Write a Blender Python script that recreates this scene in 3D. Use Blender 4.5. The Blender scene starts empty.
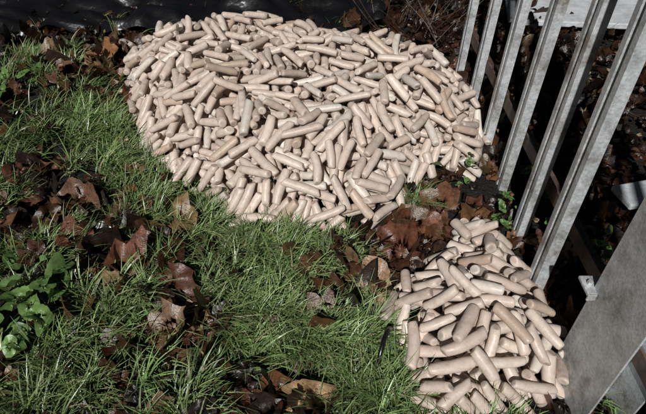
import bpy, math, random
import numpy as np
from mathutils import Vector, Matrix
rng=np.random.default_rng(7); random.seed(7)
scene=bpy.context.scene
scene.view_settings.view_transform='Standard'
try: scene.view_settings.look='None'
except Exception: pass
scene.view_settings.exposure=0

# ---------------------------------------------------------------- helpers
def link(o,parent=None):
    scene.collection.objects.link(o)
    if parent: o.parent=parent
    return o
def mesh_np(name,V,F,mat,col=None,smooth=True,parent=None,uv=None):
    me=bpy.data.meshes.new(name)
    V=np.asarray(V,dtype=np.float32)
    me.vertices.add(len(V)); me.vertices.foreach_set('co',V.ravel())
    loops=np.concatenate([f.ravel() for f in F]).astype(np.int32)
    sizes=np.concatenate([np.full(len(f),f.shape[1]) for f in F]).astype(np.int32)
    starts=np.concatenate([[0],np.cumsum(sizes)[:-1]]).astype(np.int32)
    me.loops.add(len(loops)); me.loops.foreach_set('vertex_index',loops)
    me.polygons.add(len(sizes)); me.polygons.foreach_set('loop_start',starts)
    me.polygons.foreach_set('loop_total',sizes)
    me.polygons.foreach_set('use_smooth',np.full(len(sizes),smooth))
    me.update(calc_edges=True); me.validate()
    if col is not None:
        a=me.color_attributes.new('Col','FLOAT_COLOR','POINT')
        c=np.ones((len(V),4),dtype=np.float32); c[:,:3]=col
        a.data.foreach_set('color',c.ravel())
    if uv is not None:
        a=me.attributes.new('P2','FLOAT_VECTOR','POINT')
        c=np.zeros((len(V),3),dtype=np.float32); c[:,:uv.shape[1]]=uv
        a.data.foreach_set('vector',c.ravel())
    me.materials.append(mat)
    return link(bpy.data.objects.new(name,me),parent)

def newmat(name):
    m=bpy.data.materials.new(name); m.use_nodes=True
    nt=m.node_tree; b=nt.nodes['Principled BSDF']
    return m,nt,b
def N(nt,t,**kw):
    n=nt.nodes.new(t)
    for k,v in kw.items(): setattr(n,k,v)
    return n
def noise(nt,scale,detail=4,rough=.6,coord='Object'):
    tc=N(nt,'ShaderNodeTexCoord'); n=N(nt,'ShaderNodeTexNoise')
    n.inputs['Scale'].default_value=scale; n.inputs['Detail'].default_value=detail
    n.inputs['Roughness'].default_value=rough
    nt.links.new(tc.outputs[coord],n.inputs['Vector']); return n
def ramp(nt,src,stops):
    r=N(nt,'ShaderNodeValToRGB'); e=r.color_ramp.elements
    while len(e)<len(stops): e.new(.5)
    for i,(p,c) in enumerate(stops):
        e[i].position=p; e[i].color=(*c,1) if len(c)==3 else c
    nt.links.new(src,r.inputs[0]); return r
def mul(nt,a,b,fac=1,mode='MULTIPLY'):
    m=N(nt,'ShaderNodeMix',data_type='RGBA',blend_type=mode); m.inputs[0].default_value=fac
    nt.links.new(a,m.inputs[6]); nt.links.new(b,m.inputs[7]); return m.outputs[2]
def bump(nt,b,src,strength,dist):
    bp=N(nt,'ShaderNodeBump'); bp.inputs['Strength'].default_value=strength; bp.inputs['Distance'].default_value=dist
    nt.links.new(src,bp.inputs['Height']); nt.links.new(bp.outputs[0],b.inputs['Normal'])
def attrcol(nt):
    a=N(nt,'ShaderNodeAttribute'); a.attribute_name='Col'; return a.outputs['Color']

# ---------------------------------------------------------------- shape functions
_p=rng.uniform(0,6.28,(24,)); _d=rng.uniform(0,6.28,(24,))
def fbm(x,y,f0=1.0,off=0,octs=6):
    s=0;a=1;f=f0;tot=0
    for i in range(octs):
        k=(i+off)%24
        s=s+a*np.sin(f*(x*np.cos(_d[k])+y*np.sin(_d[k]))+_p[k])*np.cos(f*.83*(-x*np.sin(_d[k]+.5)+y*np.cos(_d[k]+.5))+_p[(k+7)%24])
        tot+=a;a*=.62;f*=1.83
    return s/tot
def sdpoly(x,y,P):
    x=np.asarray(x,float);y=np.asarray(y,float)
    d=np.full(x.shape,1e9); ins=np.zeros(x.shape,bool); n=len(P)
    for i in range(n):
        ax,ay=P[i];bx,by=P[(i+1)%n]
        ex,ey=bx-ax,by-ay
        t=np.clip(((x-ax)*ex+(y-ay)*ey)/(ex*ex+ey*ey),0,1)
        d=np.minimum(d,np.hypot(x-ax-t*ex,y-ay-t*ey))
        c=((ay>y)!=(by>y))&(x<ex*(y-ay)/(ey+1e-12)+ax)
        ins^=c
    return np.where(ins,d,-d)
PB=[(-1.14,2.62),(-.99,2.30),(-.84,2.00),(-.60,1.74),(-.33,1.52),(.02,1.45),(.26,1.51),(.40,1.78),(.53,1.90),(.68,1.80),(.82,2.10),(.84,2.62),(.68,2.88),(.42,3.02),(.05,3.18),(-.5,3.32),(-.98,3.26),(-1.22,3.0)]
PS=[(.60,1.53),(.46,1.31),(.29,1.19),(.20,1.02),(.25,.90),(.29,.70),(.40,.68),(.55,.72),(.74,.75),(.79,.90),(.76,1.15),(.69,1.44)]
def base_h(x,y):
    h=.035*fbm(x,y,1.1)+.018*fbm(x,y,5,3)+.008*fbm(x,y,17,5)
    r=np.hypot(x,y-2); k=np.clip((r-6)/10,0,1)
    return h*(1-k)
def ground_h(x,y):
    h=base_h(x,y)
    h=h+np.clip(sdpoly(x,y,PB)*.45-.05,0,.17)+np.clip(sdpoly(x,y,PS)*.4-.04,0,.05)
    return h

# ---------------------------------------------------------------- ground
def axis(lo,hi,fine,far):
    a=np.arange(lo,hi+1e-6,fine); step=fine; l=[lo]
    while l[-1]>-far: step*=1.35; l.append(l[-1]-step)
    step=fine; r=[hi]
    while r[-1]<far: step*=1.35; r.append(r[-1]+step)
    return np.concatenate([l[:0:-1],a,r[1:]])
gx=axis(-3.6,3.6,.022,250); gy=axis(.1,5.4,.022,250)
X,Y=np.meshgrid(gx,gy); Z=ground_h(X,Y)
nx,ny=len(gx),len(gy)
idx=np.arange(nx*ny).reshape(ny,nx)
F=np.stack([idx[:-1,:-1],idx[:-1,1:],idx[1:,1:],idx[1:,:-1]],-1).reshape(-1,4)
m,nt,b=newmat('wet_soil')
n1=noise(nt,9,6,.7); r1=ramp(nt,n1.outputs[0],[(.3,(.005,.004,.003)),(.55,(.016,.012,.008)),(.75,(.04,.028,.018))])
n2=noise(nt,60,4,.7); r2=ramp(nt,n2.outputs[0],[(.3,(.35,.35,.35)),(.7,(1.2,1.15,1.1))])
nt.links.new(mul(nt,r1.outputs[0],r2.outputs[0]),b.inputs['Base Color'])
b.inputs['Roughness'].default_value=.55
bump(nt,b,n2.outputs[0],1,.03)
mesh_np('ground',np.stack([X.ravel(),Y.ravel(),Z.ravel()],1),[F],m)

# ---------------------------------------------------------------- sausages
m_s,nt,b=newmat('pale_sausage')
ns=noise(nt,40,3,.6); rs=ramp(nt,ns.outputs[0],[(.25,(.78,.73,.68)),(.5,(.97,.96,.95)),(.75,(1.05,1.05,1.05))])
c=mul(nt,attrcol(nt),rs.outputs[0])
ns2=noise(nt,380,2,.5); rs2=ramp(nt,ns2.outputs[0],[(.33,(.74,.64,.56)),(.45,(1,1,1))])
c=mul(nt,c,rs2.outputs[0],.45)
nt.links.new(c,b.inputs['Base Color'])
b.inputs['Roughness'].default_value=.42
b.inputs['Specular IOR Level'].default_value=.45
bump(nt,b,ns.outputs[0],.35,.006)

def sausage_pile(name,poly,L0,r0,target,nmax,seed):
    rg=np.random.default_rng(seed)
    P=np.array(poly); x0,y0=P.min(0)-.15; x1,y1=P.max(0)+.15; g=.007
    xs=np.arange(x0,x1,g); ys=np.arange(y0,y1,g)
    GX,GY=np.meshgrid(xs,ys); H=ground_h(GX,GY); SD=sdpoly(GX,GY,poly)
    T=base_h(GX,GY)+target(GX,GY,SD)
    ny_,nx_=H.shape
    inside=np.argwhere(SD>.0)
    placed=[]
    dTy,dTx=np.gradient(T,g)
    s=np.linspace(-.5,.5,9)
    for it in range(nmax):
        cand=inside[rg.integers(0,len(inside),60)]
        dh=(H-T)[cand[:,0],cand[:,1]]
        o=np.argsort(dh)[:5]
        if dh[o[0]]>-.003 and it>200: break
        best=None
        L=L0*rg.uniform(.72,1.12); r=r0*rg.uniform(.9,1.12)
        for ci in o:
            iy,ix=cand[ci]; cx,cy=xs[ix],ys[iy]
            for k in range(3):
                th=rg.uniform(0,math.pi)
                if rg.random()<.4:
                    th=math.atan2(-dTy[iy,ix],-dTx[iy,ix])+rg.normal(0,.5)
                ux,uy=math.cos(th),math.sin(th)
                hs=[]
                for w in (-.6,0,.6):
                    px=cx+s*L*ux-uy*w*r; py=cy+s*L*uy+ux*w*r
                    jx=np.clip(((px-x0)/g).astype(int),0,nx_-1); jy=np.clip(((py-y0)/g).astype(int),0,ny_-1)
                    hs.append(H[jy,jx]-(r-r*math.sqrt(1-w*w)))
                hs=np.max(hs,0)
                bs=(hs[6:].mean()-hs[:3].mean())/(L*.66)
                bs=max(-1.1,min(1.1,bs))
                res=hs-bs*s*L
                off=np.sort(res)[-2]; gap=off-res.mean()
                sc=(off-T[iy,ix])+1.5*gap+.02*abs(bs)+(.5 if (cx+abs(ux)*L/2>.88) else 0)
                if best is None or sc<best[0]: best=(sc,cx,cy,off+r*.92,ux,uy,bs,L,r)
        sc,cx,cy,cz,ux,uy,bs,L,r=best
        placed.append((cx,cy,cz,ux,uy,bs,L,r))
        cosb=1/math.sqrt(1+bs*bs); Lh=L*cosb
        rad=int((Lh/2+r)/g)+2; iy=int((cy-y0)/g); ix=int((cx-x0)/g)
        a,b_=max(0,iy-rad),min(ny_,iy+rad); c_,d_=max(0,ix-rad),min(nx_,ix+rad)
        dx=GX[a:b_,c_:d_]-cx; dy=GY[a:b_,c_:d_]-cy
        al=dx*ux+dy*uy; ac=-dx*uy+dy*ux
        ex=np.maximum(np.abs(al)-(Lh/2-r*.5),0); d2=ac**2+ex**2
        top=cz+bs*al+np.sqrt(np.maximum(r*r-d2,0))/cosb
        H[a:b_,c_:d_]=np.where(d2<r*r*.98,np.maximum(H[a:b_,c_:d_],top),H[a:b_,c_:d_])
    nr=14
    prof=[(-.5,.50),(-.495,.72),(-.479,.88),(-.44,.97),(-.30,1.0),(-.15,1.0),(0,1.0),(.15,1.0),(.30,1.0),(.44,.97),(.479,.88),(.495,.72),(.5,.50)]
    K=len(prof)
    ang=np.arange(nr)/nr*2*math.pi
    fr=[]
    for k in range(K-1):
        for j in range(nr): fr.append((k*nr+j,k*nr+(j+1)%nr,(k+1)*nr+(j+1)%nr,(k+1)*nr+j))
    fr=np.array(fr)
    capA=np.array([[j,(j+1)%nr,K*nr] for j in range(nr)])[:,::-1]
    capB=np.array([[(K-1)*nr+j,(K-1)*nr+(j+1)%nr,K*nr+1] for j in range(nr)])
    nv=K*nr+2
    VV=[];CC=[];FQ=[];FT=[]
    for q,(cx,cy,cz,ux,uy,bs,L,r) in enumerate(placed):
        t=np.array([p[0] for p in prof]); rr=np.array([p[1] for p in prof])*r
        lum=1+.035*np.sin(t*rg.uniform(6,14)+rg.uniform(0,6))+rg.normal(0,.012,K)
        e1,e2=rg.uniform(.80,1.05,2); taper=np.where(t<0,1+(e1-1)*np.clip(-t*2-.3,0,1)/.7,1+(e2-1)*np.clip(t*2-.3,0,1)/.7)
        rr=rr*lum*taper
        flat=rg.uniform(.84,1.0); bend=rg.normal(0,.018)*L; bz=rg.normal(0,.008)*L; ph=rg.uniform(0,6.28)
        lx=np.repeat(t*L,nr).reshape(K,nr)+ (np.abs(t)>.47)[:,None]*np.sign(t)[:,None]*np.cos(ang+ph)[None]*r*rg.uniform(0,.4)
        ly=rr[:,None]*np.cos(ang)[None]+ (bend*(4*t*t-.33))[:,None]*2
        lz=rr[:,None]*np.sin(ang)[None]*flat+(bz*(4*t*t-.33))[:,None]
        V=np.stack([lx.ravel(),ly.ravel(),lz.ravel()],1)
        capc=np.array([[-.499*L,bend*1.34,bz*.67],[.499*L,bend*1.34,bz*.67]])
        V=np.concatenate([V,capc])
        cb=1/math.sqrt(1+bs*bs)
        e=np.array([ux*cb,uy*cb,bs*cb]); f=np.array([-uy,ux,0]); n=np.cross(e,f)
        W=V@np.stack([e,f,n])+np.array([cx,cy,cz])
        VV.append(W)
        v=rg.normal(1,.075); pk=rg.uniform(0,1)
        base=np.array([.62,.53,.455])*(1-pk)+np.array([.60,.49,.42])*pk
        if rg.random()<.06: base=base*np.array([.84,.78,.72])
        if rg.random()<.14: base=np.array([.66,.595,.53])
        colr=np.tile(base*v,(nv,1))
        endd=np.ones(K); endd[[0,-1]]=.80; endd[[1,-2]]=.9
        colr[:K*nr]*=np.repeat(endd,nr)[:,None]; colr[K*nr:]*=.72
        CC.append(np.clip(colr,0,.8)); FQ.append(fr+q*nv); FT.append(capA+q*nv); FT.append(capB+q*nv)
    print(name,len(placed))
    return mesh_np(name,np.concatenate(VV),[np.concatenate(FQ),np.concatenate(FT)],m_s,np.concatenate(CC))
def tb(x,y,sd): return np.clip(sd*.75,0,.23+.05*fbm(x,y,3,9))+.015*np.clip(sd*20,0,1)
def ts(x,y,sd): return np.clip(sd*.6,0,.12)+.015*np.clip(sd*20,0,1)
sausage_pile('sausage_pile',PB,.156,.0196,tb,2300,3)
sausage_pile('sausage_pile',PS,.138,.0183,ts,560,5)

# ---------------------------------------------------------------- fallen leaves
m_l,nt,b=newmat('dead_leaf')
nl=noise(nt,35,4,.7); rl=ramp(nt,nl.outputs[0],[(.3,(.35,.3,.28)),(.55,(.95,.95,.95)),(.75,(1.3,1.25,1.15))])
c=mul(nt,attrcol(nt),rl.outputs[0])
a=N(nt,'ShaderNodeAttribute'); a.attribute_name='P2'
sep=N(nt,'ShaderNodeSeparateXYZ'); nt.links.new(a.outputs['Vector'],sep.inputs[0])
rv=ramp(nt,sep.outputs[0],[(0,(1.35,1.25,1.1)),(.10,(1,1,1)),(1,(.9,.88,.85))])
c=mul(nt,c,rv.outputs[0])
nt.links.new(c,b.inputs['Base Color']); b.inputs['Roughness'].default_value=.36
b.inputs['Specular IOR Level'].default_value=.45
bump(nt,b,nl.outputs[0],.45,.01)

def leaves(name,pos,rad,cols,mat,lobes=True,seed=1,curl=1.0,tilt=.35,na=30):
    rg=np.random.default_rng(seed); rings=[.0,.3,.62,1.0]
    ang=np.arange(na)/na*2*math.pi
    VV=[];CC=[];UV=[];FQ=[];FT=[]; nv=1+3*na
    fq=[]
    for k in range(2):
        for j in range(na): fq.append((1+k*na+j,1+k*na+(j+1)%na,1+(k+1)*na+(j+1)%na,1+(k+1)*na+j))
    fq=np.array(fq); ft=np.array([(0,1+j,1+(j+1)%na) for j in range(na)])
    for q in range(len(pos)):
        R=rad[q]
        if lobes and rg.random()<.7:
            a=(ang+math.pi)%(2*math.pi)-math.pi
            rr=np.zeros(na); wl=rg.uniform(.9,1.5)
            for c0,l0,w0 in ((0,1,.33),(.95,.88,.3),(-.95,.88,.3),(1.95,.62,.34),(-1.95,.62,.34)):
                rr=np.maximum(rr,l0*rg.uniform(.85,1.1)*np.exp(-((a-c0)/(w0*wl))**2*.5))
            bs_=rg.uniform(.45,.65)
            rr=bs_+(1-bs_)*rr; rr*=np.where(np.abs(a)>2.75,.6,1)
            rr*=1+rg.normal(0,.05,na)
            vein=np.min([np.abs(a-c0) for c0 in (0,.95,-.95,1.95,-1.95)],0)
            vein=np.clip(vein*1.5,0,1)
        else:
            el=rg.uniform(.42,.72); rr=1/np.sqrt(np.cos(ang)**2+(np.sin(ang)/el)**2); rr*=1+.12*np.cos(ang)**8+rg.normal(0,.03,na)
            vein=np.clip(np.abs(np.sin(ang))*2,0,1)
        xy=[np.zeros((1,2))];u=[np.zeros(1)]
        for k in rings[1:]:
            xy.append(np.stack([rr*k*np.cos(ang),rr*k*np.sin(ang)],1)*R); u.append(vein)
        xy=np.concatenate(xy);u=np.concatenate(u); x,y=xy[:,0],xy[:,1]
        cu=curl*rg.uniform(.3,2.4)
        z=cu*(x*x*rg.uniform(-.8,1.6)+y*y*rg.uniform(-.5,2.6))/R*.45 + .13*R*cu*np.sin(x/R*rg.uniform(3,6)+rg.uniform(0,6))*np.cos(y/R*rg.uniform(3,7)+rg.uniform(0,6))
        z+=rg.normal(0,.035*R*curl,len(z)); z+=.05*R*u*curl
        V=np.stack([x,y,z],1)
        rz=Matrix.Rotation(rg.uniform(0,6.28),3,'Z'); rx=Matrix.Rotation(rg.normal(0,tilt),3,'X'); ry=Matrix.Rotation(rg.normal(0,tilt),3,'Y')
        M=np.array((rx@ry@rz)); W=V@M.T
        low=np.percentile(W[:,2],18)
        W=W+np.array([pos[q][0],pos[q][1],pos[q][2]-low])
        VV.append(W); CC.append(np.tile(cols[q],(nv,1))); UV.append(np.stack([u,u],1)); FQ.append(fq+q*nv); FT.append(ft+q*nv)
    return mesh_np(name,np.concatenate(VV),[np.concatenate(FQ),np.concatenate(FT)],mat,np.concatenate(CC),uv=np.concatenate(UV))

# grass patches: x, y, radius, clump count
GC=[(-.75,1.70,.18,54),(-.62,1.93,.12,18),(-.95,1.95,.16,30),(-1.19,2.25,.2,34),(-1.5,2.15,.22,28),(-1.45,2.6,.2,18),(-.214,1.36,.16,58),(-.32,1.16,.15,46),(.04,1.36,.09,20),(.02,.95,.15,54),(.18,.80,.13,38),(-.72,1.07,.13,28),(-1.08,1.38,.13,18),(-.85,.80,.19,34),(-.42,.70,.12,24),(.45,.60,.12,20),(-1.9,2.9,.3,24),(.36,1.66,.06,12),(-.03,1.40,.12,22),(-1.55,1.75,.18,18),(-2.2,2.2,.3,18),(.17,1.0,.06,12),(-.48,1.50,.11,28),(.92,.70,.12,8),(-.58,1.30,.07,14),(-.15,1.05,.11,26)]
def grassy(x,y):
    s=np.zeros_like(x)
    for cx,cy,r,n in GC: s=np.maximum(s,np.exp(-((x-cx)**2+(y-cy)**2)/(2*(r*.75)**2)))
    return s
def leafcols(n,rg):
    pal=np.array([[.13,.058,.026],[.20,.10,.048],[.10,.042,.024],[.28,.185,.10],[.045,.026,.018],[.15,.065,.04],[.03,.02,.015]])
    p=np.array([.18,.13,.2,.06,.2,.1,.13]); c=pal[rg.choice(len(pal),n,p=p)]
    return c*rg.uniform(.35,1.0,(n,1))
rg=np.random.default_rng(21)
px=rg.uniform(-3.3,3.4,11000); py=rg.uniform(.35,5.6,11000)
gs=grassy(px,py); sb=sdpoly(px,py,PB); ss=sdpoly(px,py,PS)
keep=(rg.random(len(px))<np.where(px>.95,.6,.45*(1-gs*.88)))&(sb<.0)&(ss<.0)
px,py=px[keep],py[keep]
for cx,cy,s_,n in ((.17,1.30,.12,60),(.32,1.42,.10,36),(-.52,1.10,.12,26),(-.12,.72,.09,14),(-1.0,1.62,.12,20),(-.75,1.35,.16,30),(-1.3,2.85,.12,30),(.75,3.2,.25,60),(.47,1.68,.1,20),(-.35,.8,.1,12),(-.75,3.6,.5,40),(.6,3.5,.3,70)):
    px=np.append(px,rg.normal(cx,s_,n)); py=np.append(py,rg.normal(cy,s_,n))
k=(sdpoly(px,py,PB)<.02)&(sdpoly(px,py,PS)<.02); px,py=px[k],py[k]
n=len(px); print('leaves',n)
gs=grassy(px,py)
pz=ground_h(px,py)+rg.uniform(0,.03,n)+gs*rg.uniform(0,.08,n)
lc=leafcols(n,rg); lc[px>.95]*=.42; lc[(py>3.1)&(px<.95)]*=.6  # light falloff painted into leaf colour: darker beyond the fence and far back
big=[(.10,1.30,.13,(.15,.06,.035)),(.20,1.18,.10,(.34,.22,.14)),(.3,1.36,.12,(.14,.055,.033)),(-.02,1.24,.10,(.12,.05,.03)),(-.06,.76,.09,(.34,.22,.12)),(-.62,1.50,.12,(.22,.14,.07)),(-1.38,3.0,.12,(.26,.12,.05)),(-1.0,1.4,.10,(.17,.07,.04)),(-1.05,2.5,.1,(.13,.04,.02)),(.36,1.50,.11,(.16,.07,.04)),(-.5,.98,.1,(.18,.11,.07)),(-1.05,1.62,.1,(.15,.08,.05)),(.5,1.60,.1,(.15,.07,.04)),(.14,1.12,.08,(.32,.21,.13)),(-.75,1.25,.1,(.15,.06,.035)),(-.55,1.16,.1,(.1,.045,.03)),(-1.3,1.5,.1,(.15,.08,.04)),(-.42,1.02,.09,(.13,.06,.035))]
px=np.append(px,[q[0] for q in big]);py=np.append(py,[q[1] for q in big]);pz=np.append(pz,ground_h(px[-len(big):],py[-len(big):])+.055)
lc=np.concatenate([lc,np.array([q[3] for q in big])])
rad=np.append(rg.uniform(.03,.088,n),[q[2] for q in big])
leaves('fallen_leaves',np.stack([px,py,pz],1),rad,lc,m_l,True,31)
fx=rg.uniform(-2.6,2.4,2600); fy=rg.uniform(.4,4.2,2600); k=(sdpoly(fx,fy,PB)<.0)&(sdpoly(fx,fy,PS)<.0); fx,fy=fx[k],fy[k]; n=len(fx)
fc=leafcols(n,rg); pale=rg.random(n)<.10; fc[pale]=np.array([.30,.23,.14])
leaves('leaf_fragments',np.stack([fx,fy,ground_h(fx,fy)+rg.uniform(.005,.06,n)],1),rg.uniform(.007,.022,n),fc,m_l,False,33,1.4,.6,8)

# ---------------------------------------------------------------- grass
m_g,nt,b=newmat('grass_blade')
nt.links.new(attrcol(nt),b.inputs['Base Color']); b.inputs['Roughness'].default_value=.36
b.inputs['Specular IOR Level'].default_value=.5
rg=np.random.default_rng(5)
cl=[]
for cx,cy,r,n in GC:
    for i in range(int(n*1.15)): cl.append((rg.normal(cx,r*.62),rg.normal(cy,r*.62),1.0))
for i in range(300): cl.append((rg.uniform(-3.4,.4),rg.uniform(.4,4.2),.3))
cl=np.array(cl)
k=(sdpoly(cl[:,0],cl[:,1],PB)<-.03)&(sdpoly(cl[:,0],cl[:,1],PS)<-.02); cl=cl[k]
bx=[];by=[];az=[];Ln=[];cs=[]
for cx,cy,w in cl:
    n=int(rg.uniform(24,56)*w)+3; a0=rg.uniform(0,6.28) if rg.random()<.5 else rg.normal(-.4,.9)
    sp=rg.uniform(.4,1.4)
    bx.append(cx+rg.normal(0,.017,n)); by.append(cy+rg.normal(0,.017,n)); az.append(a0+rg.normal(0,sp,n))
    Ln.append(rg.uniform(.06,.20,n)*(.7+.5*rg.random()))
    t=rg.uniform(0,1); c0=np.array([.155,.25,.075])*(1-t)+np.array([.235,.315,.125])*t
    c0=c0*rg.uniform(.45,1.2)
    cc=c0*rg.uniform(.7,1.3,(n,1)); dry=rg.random(n)<.06; cc[dry]=np.array([.34,.30,.18]); cs.append(cc)
bx=np.concatenate(bx);by=np.concatenate(by);az=np.concatenate(az);Ln=np.concatenate(Ln);cs=np.concatenate(cs)
n=len(bx);print('blades',n)
S=6; t=np.linspace(0,1,S)
lean0=rg.uniform(.1,.8,n); lean1=lean0+rg.uniform(.5,1.7,n)
w=rg.uniform(.0018,.0039,n)
bz=ground_h(bx,by)-.005
side=az+math.pi/2+rg.normal(0,.5,n)
turn=rg.normal(0,.25,n); verts=[]
cxp,cyp=bx.copy(),by.copy(); czp=bz.copy()
for k_ in range(S):
    ww=w*(1-t[k_]**2.2)*(.75+.25*min(1,t[k_]*4)); ww=np.maximum(ww,.0002)
    verts.append(np.stack([cxp-np.cos(side)*ww,cyp-np.sin(side)*ww,czp],1)); verts.append(np.stack([cxp+np.cos(side)*ww,cyp+np.sin(side)*ww,czp+ww*.6],1))
    le=lean0+(lean1-lean0)*t[k_]; st=Ln/(S-1); aa=az+turn*t[k_]*2
    cxp=cxp+np.cos(aa)*np.sin(le)*st; cyp=cyp+np.sin(aa)*np.sin(le)*st; czp=czp+np.cos(le)*st
    czp=np.maximum(czp,bz+.008)
V=np.stack(verts,1)
Fg=np.array([(2*i,2*i+1,2*i+3,2*i+2) for i in range(S-1)])
FF=(Fg[None]+(np.arange(n)*2*S)[:,None,None]).reshape(-1,4)
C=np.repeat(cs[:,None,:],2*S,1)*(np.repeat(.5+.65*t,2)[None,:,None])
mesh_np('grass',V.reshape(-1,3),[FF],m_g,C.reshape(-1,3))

# ---------------------------------------------------------------- green weeds
m_w,nt,b=newmat('weed_leaf')
nw=noise(nt,40,3,.6); rw=ramp(nt,nw.outputs[0],[(.3,(.6,.65,.6)),(.7,(1.15,1.15,1.1))])
nt.links.new(mul(nt,attrcol(nt),rw.outputs[0]),b.inputs['Base Color']); b.inputs['Roughness'].default_value=.42
bump(nt,b,nw.outputs[0],.5,.006)
def weed(name,cx,cy,n,spread,r,seed,lobes=False,up=.05):
    g_=np.random.default_rng(seed)
    x=g_.normal(cx,spread,n);y=g_.normal(cy,spread,n);z=ground_h(x,y)+g_.uniform(.01,up,n)
    c=np.array([.11,.19,.055])*g_.uniform(.6,1.35,(n,1))
    leaves(name,np.stack([x,y,z],1),g_.uniform(.6,1.15,n)*r,c,m_w,lobes,seed,.6,.35)
weed('broadleaf_weed',-.98,1.12,18,.06,.055,1,False,.13)
weed('broadleaf_weed',-1.06,.97,14,.08,.05,2,False,.13)
weed('broadleaf_weed',-1.30,1.28,12,.08,.045,8,False,.12)
weed('broadleaf_weed',-1.75,2.55,16,.14,.05,3,False,.1)
weed('ivy_plant',.76,1.55,10,.03,.028,4,True,.14)
weed('ivy_plant',1.0,1.42,14,.07,.035,5,True,.14)
weed('ivy_plant',.62,1.82,8,.04,.028,6,True,.18)
weed('ivy_plant',.98,2.0,10,.08,.03,7,True,.1)
weed('ivy_plant',1.15,1.05,14,.10,.035,9,True,.1)
weed('ivy_plant',.95,.72,14,.08,.03,10,True,.1)

# ---------------------------------------------------------------- black plastic
m_p,nt,b=newmat('black_plastic')
b.inputs['Base Color'].default_value=(.007,.007,.008,1); b.inputs['Roughness'].default_value=.27
npn=noise(nt,9,3,.5); bump(nt,b,npn.outputs[0],.4,.03)
def sheet(name,x0,x1,y0,y1,amp,seed,base=.05):
    g_=.02 if x1-x0>1 else .010; xs=np.arange(x0,x1,g_); ys=np.arange(y0,y1,g_); A,B=np.meshgrid(xs,ys)
    f0=5 if x1-x0>1 else 14
    z=ground_h(A,B)*.6+base+amp*np.abs(fbm(A,B,f0,seed,3))+amp*1.2*np.abs(fbm(A*1.0,B*2.2,f0*.7,seed+3,3))
    e=np.minimum(np.minimum(A-x0,x1-A),np.minimum(B-y0,y1-B)); z-=base*1.5*np.clip(1-e/.06,0,1)
    A2=A+.05*fbm(B*3,A,6,seed+1,3); B2=B+.08*fbm(A,B*.3,3.5,seed+2,3)
    ny,nx=A.shape; i=np.arange(nx*ny).reshape(ny,nx)
    F=np.stack([i[:-1,:-1],i[:-1,1:],i[1:,1:],i[1:,:-1]],-1).reshape(-1,4)
    return mesh_np(name,np.stack([A2.ravel(),B2.ravel(),z.ravel()],1),[F],m_p)
sheet('black_plastic_sheet',-3.4,.45,3.45,6.2,.12,2,.03)
sheet('black_plastic_sheet',-1.0,-.82,1.44,1.60,.04,7,.05)

# ---------------------------------------------------------------- twigs / stems
def tube(name,pts,r,mat,parent=None):
    cu=bpy.data.curves.new(name,'CURVE'); cu.dimensions='3D'; cu.bevel_depth=r; cu.bevel_resolution=2
    sp=cu.splines.new('NURBS'); sp.points.add(len(pts)-1); sp.use_endpoint_u=True; sp.order_u=3
    for i,p in enumerate(pts): sp.points[i].co=(*p,1); sp.points[i].radius=1-.5*i/len(pts)
    cu.materials.append(mat); return link(bpy.data.objects.new(name,cu),parent)
m_t,nt,b=newmat('wet_twig'); b.inputs['Base Color'].default_value=(.05,.035,.024,1); b.inputs['Roughness'].default_value=.4
tw=bpy.data.objects.new('twigs',None); link(tw)
g_=np.random.default_rng(77)
for i in range(110):
    if i<45: x,y=g_.uniform(-2.4,.6),g_.uniform(.6,1.75)
    elif i<75: x,y=g_.uniform(.95,2.6),g_.uniform(1.0,4.6)
    else: x,y=g_.uniform(.4,1.0),g_.uniform(3.1,3.8)
    a=g_.uniform(0,6.28); L=g_.uniform(.15,.5); pts=[]
    if sdpoly(np.array(x),np.array(y),PS)>-.3 and x<.9: continue
    up=.0 if i<75 else .07
    for k in range(6):
        a+=g_.normal(0,.3); x+=math.cos(a)*L/5; y+=math.sin(a)*L/5
        pts.append((x,y,float(ground_h(np.array(x),np.array(y)))+.03+g_.uniform(0,.03)+up*k))
    tube('twig',pts,g_.uniform(.002,.005),m_t,tw)
tube('black_stick',[(.235,1.0,.03),(.215,.95,.13),(.19,.90,.14),(.17,.84,.10),(.165,.82,.03)],.010,m_p)

# ---------------------------------------------------------------- fence
m_z,nt,b=newmat('galvanised_steel')
nz=noise(nt,16,6,.7); rz=ramp(nt,nz.outputs[0],[(.3,(.34,.35,.35)),(.5,(.53,.55,.56)),(.72,(.70,.72,.73))])
nz2=noise(nt,5,5,.7); rz2=ramp(nt,nz2.outputs[0],[(.36,(.42,.37,.31)),(.50,(1,1,1))])
nz3=noise(nt,120,3,.6); rz3=ramp(nt,nz3.outputs[0],[(.35,(.75,.75,.75)),(.6,(1.05,1.05,1.05))])
nt.links.new(mul(nt,mul(nt,rz.outputs[0],rz2.outputs[0]),rz3.outputs[0]),b.inputs['Base Color'])
b.inputs['Metallic'].default_value=.15; b.inputs['Roughness'].default_value=.36; bump(nt,b,nz.outputs[0],.25,.01)
m_r,nt,b=newmat('rusty_steel')
nr_=noise(nt,22,6,.7); rr_=ramp(nt,nr_.outputs[0],[(.3,(.03,.02,.015)),(.55,(.10,.065,.05)),(.75,(.18,.13,.10))])
nt.links.new(rr_.outputs[0],b.inputs['Base Color']); b.inputs['Roughness'].default_value=.6
fence=bpy.data.objects.new('palisade_fence',None); link(fence)
FX=.83
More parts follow.
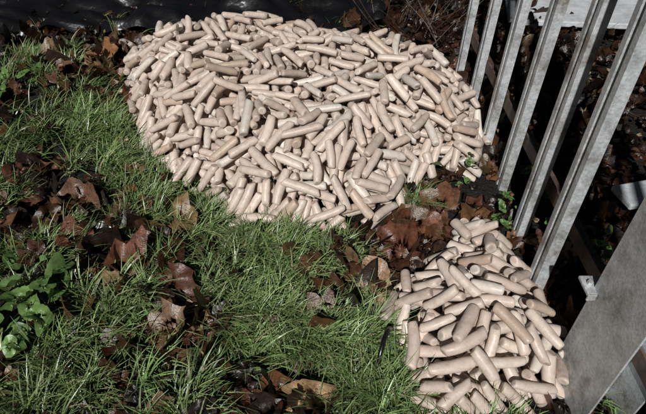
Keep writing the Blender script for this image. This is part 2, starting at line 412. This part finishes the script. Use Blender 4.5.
def extr(name,prof,z0,z1,mat,pointed=False,lean=(0,0),loc=(0,0)):
    P=np.array(prof,float); n=len(P)
    zs=np.linspace(z0,z1,12) ; V=[]
    for z in zs: V.append(np.stack([P[:,0],P[:,1],np.full(n,z)],1))
    if pointed:
        yc=P[:,1].mean(); V[-1][:,1]=yc+(V[-1][:,1]-yc)*.1; V[-1][:,2]+=.09
    V=np.concatenate(V); V[:,0]+=loc[0]+lean[0]*(V[:,2]); V[:,1]+=loc[1]+lean[1]*V[:,2]
    F=np.array([(k*n+j,k*n+j+1,(k+1)*n+j+1,(k+1)*n+j) for k in range(len(zs)-1) for j in range(n-1)])
    o=mesh_np(name,V,[F],mat,smooth=False,parent=fence)
    s=o.modifiers.new('t','SOLIDIFY'); s.thickness=.006; s.offset=0
    bv=o.modifiers.new('b','BEVEL'); bv.width=.0015; bv.segments=1; bv.limit_method='ANGLE'
    return o
W=.038
pprof=[(.020,-W*1.02),(-.012,-W*.80),(-.012,-W*.30),(.006,0),(-.012,W*.30),(-.012,W*.80),(.020,W*1.02)]
ys=[(1.20,.775,-.012),(1.50,.81,.0),(1.82,.825,.008),(2.15,.83,.012),(2.52,.835,.014),(2.86,.83,.012)]
for y,x,l in ys:
    extr('pale',pprof,-.03+random.uniform(-.01,.02),2.5,m_z,True,(l,random.uniform(-.012,.012)),(x,y))
for y in [.42,.12,-.2,-.5]:
    extr('pale',pprof,-.03,2.5,m_z,True,(0,0),(FX,y))
def box(name,a,b_,mat,parent,bev=.004):
    x0,y0,z0=a;x1,y1,z1=b_
    V=np.array([(x,y,z) for z in (z0,z1) for y in (y0,y1) for x in (x0,x1)])
    F=np.array([(0,2,3,1),(4,5,7,6),(0,1,5,4),(2,6,7,3),(0,4,6,2),(1,3,7,5)])
    o=mesh_np(name,V,[F],mat,smooth=False,parent=parent); bm=o.modifiers.new('b','BEVEL'); bm.width=bev; bm.segments=2; return o
def rail(z,name,mat):
    box(name,(FX+.026,-.8,z),(FX+.034,3.05,z+.06),mat,fence,.001)
    box(name+'_flange',(FX+.0345,-.8,z+.001),(FX+.09,3.05,z+.009),mat,fence,.001)
rail(.24,'lower_rail',m_r); rail(2.1,'upper_rail',m_z)
PX,PY=FX-.085,.775
extr('post_flange',[(0,-.11),(0,.11)],-.1,2.5,m_z,False,(0,0),(PX,PY))
extr('post_web',[(.005,0),(.12,0)],-.1,2.5,m_z,False,(0,0),(PX,PY))
extr('post_flange_back',[(.125,-.11),(.125,.11)],-.1,2.5,m_z,False,(0,0),(PX,PY))
box('bracket',(PX-.03,PY+.085,.40),(PX+.09,PY+.150,.410),m_z,fence,.002)
box('bracket_lip',(PX-.03,PY+.079,.388),(PX-.006,PY+.084,.410),m_z,fence,.001)
for x,y,z in ((PX-.012,PY+.12,.4105),(PX+.03,PY+.13,.4105)):
    bpy.ops.mesh.primitive_cylinder_add(vertices=6,radius=.008,depth=.010,location=(x,y,z+.005)); o=bpy.context.object
    o.name='bolt'; o.data.materials.append(m_z); o.parent=fence

# ---------------------------------------------------------------- things beyond the fence
m_c,nt,b=newmat('pale_concrete')
nc=noise(nt,12,6,.7); rc=ramp(nt,nc.outputs[0],[(.3,(.36,.37,.38)),(.6,(.60,.62,.64))]); nt.links.new(rc.outputs[0],b.inputs['Base Color']); b.inputs['Roughness'].default_value=.6
bump(nt,b,nc.outputs[0],.4,.02)
def slab(name,cx,cy,sx,sy,h,rot,z=0):
    o=box(name,(-sx/2,-sy/2,0),(sx/2,sy/2,h),m_c,None,.008); o.location=(cx,cy,z); o.rotation_euler=(.03,-.04,rot); return o
slab('concrete_slab',1.34,1.62,.20,.13,.03,.2,.10)
slab('white_board',2.2,3.66,1.7,.62,.04,-.20,.10)

# ---------------------------------------------------------------- light, world, camera
sd=Vector((.19,.71,-.67)).normalized()
sun=bpy.data.lights.new('sun','SUN'); sun.energy=3.9; sun.angle=math.radians(.8); sun.color=(1,.99,.975)
so=link(bpy.data.objects.new('sun',sun)); so.rotation_euler=sd.to_track_quat('-Z','Y').to_euler()
w=bpy.data.worlds.new('World'); scene.world=w; w.use_nodes=True
nt=w.node_tree; bg=nt.nodes['Background']; sky=nt.nodes.new('ShaderNodeTexSky'); sky.sky_type='NISHITA'; sky.sun_disc=False
sky.sun_elevation=math.asin(-sd.z); sky.sun_rotation=math.atan2(-sd.x,-sd.y)
nt.links.new(sky.outputs[0],bg.inputs[0]); bg.inputs[1].default_value=.005
cam=bpy.data.cameras.new('camera'); co=link(bpy.data.objects.new('camera',cam)); co.location=(0,0,1.5)
co.rotation_euler=(math.radians(48),0,0); cam.sensor_width=36; cam.lens=28.25; cam.clip_start=.02; cam.clip_end=1000
scene.camera=co
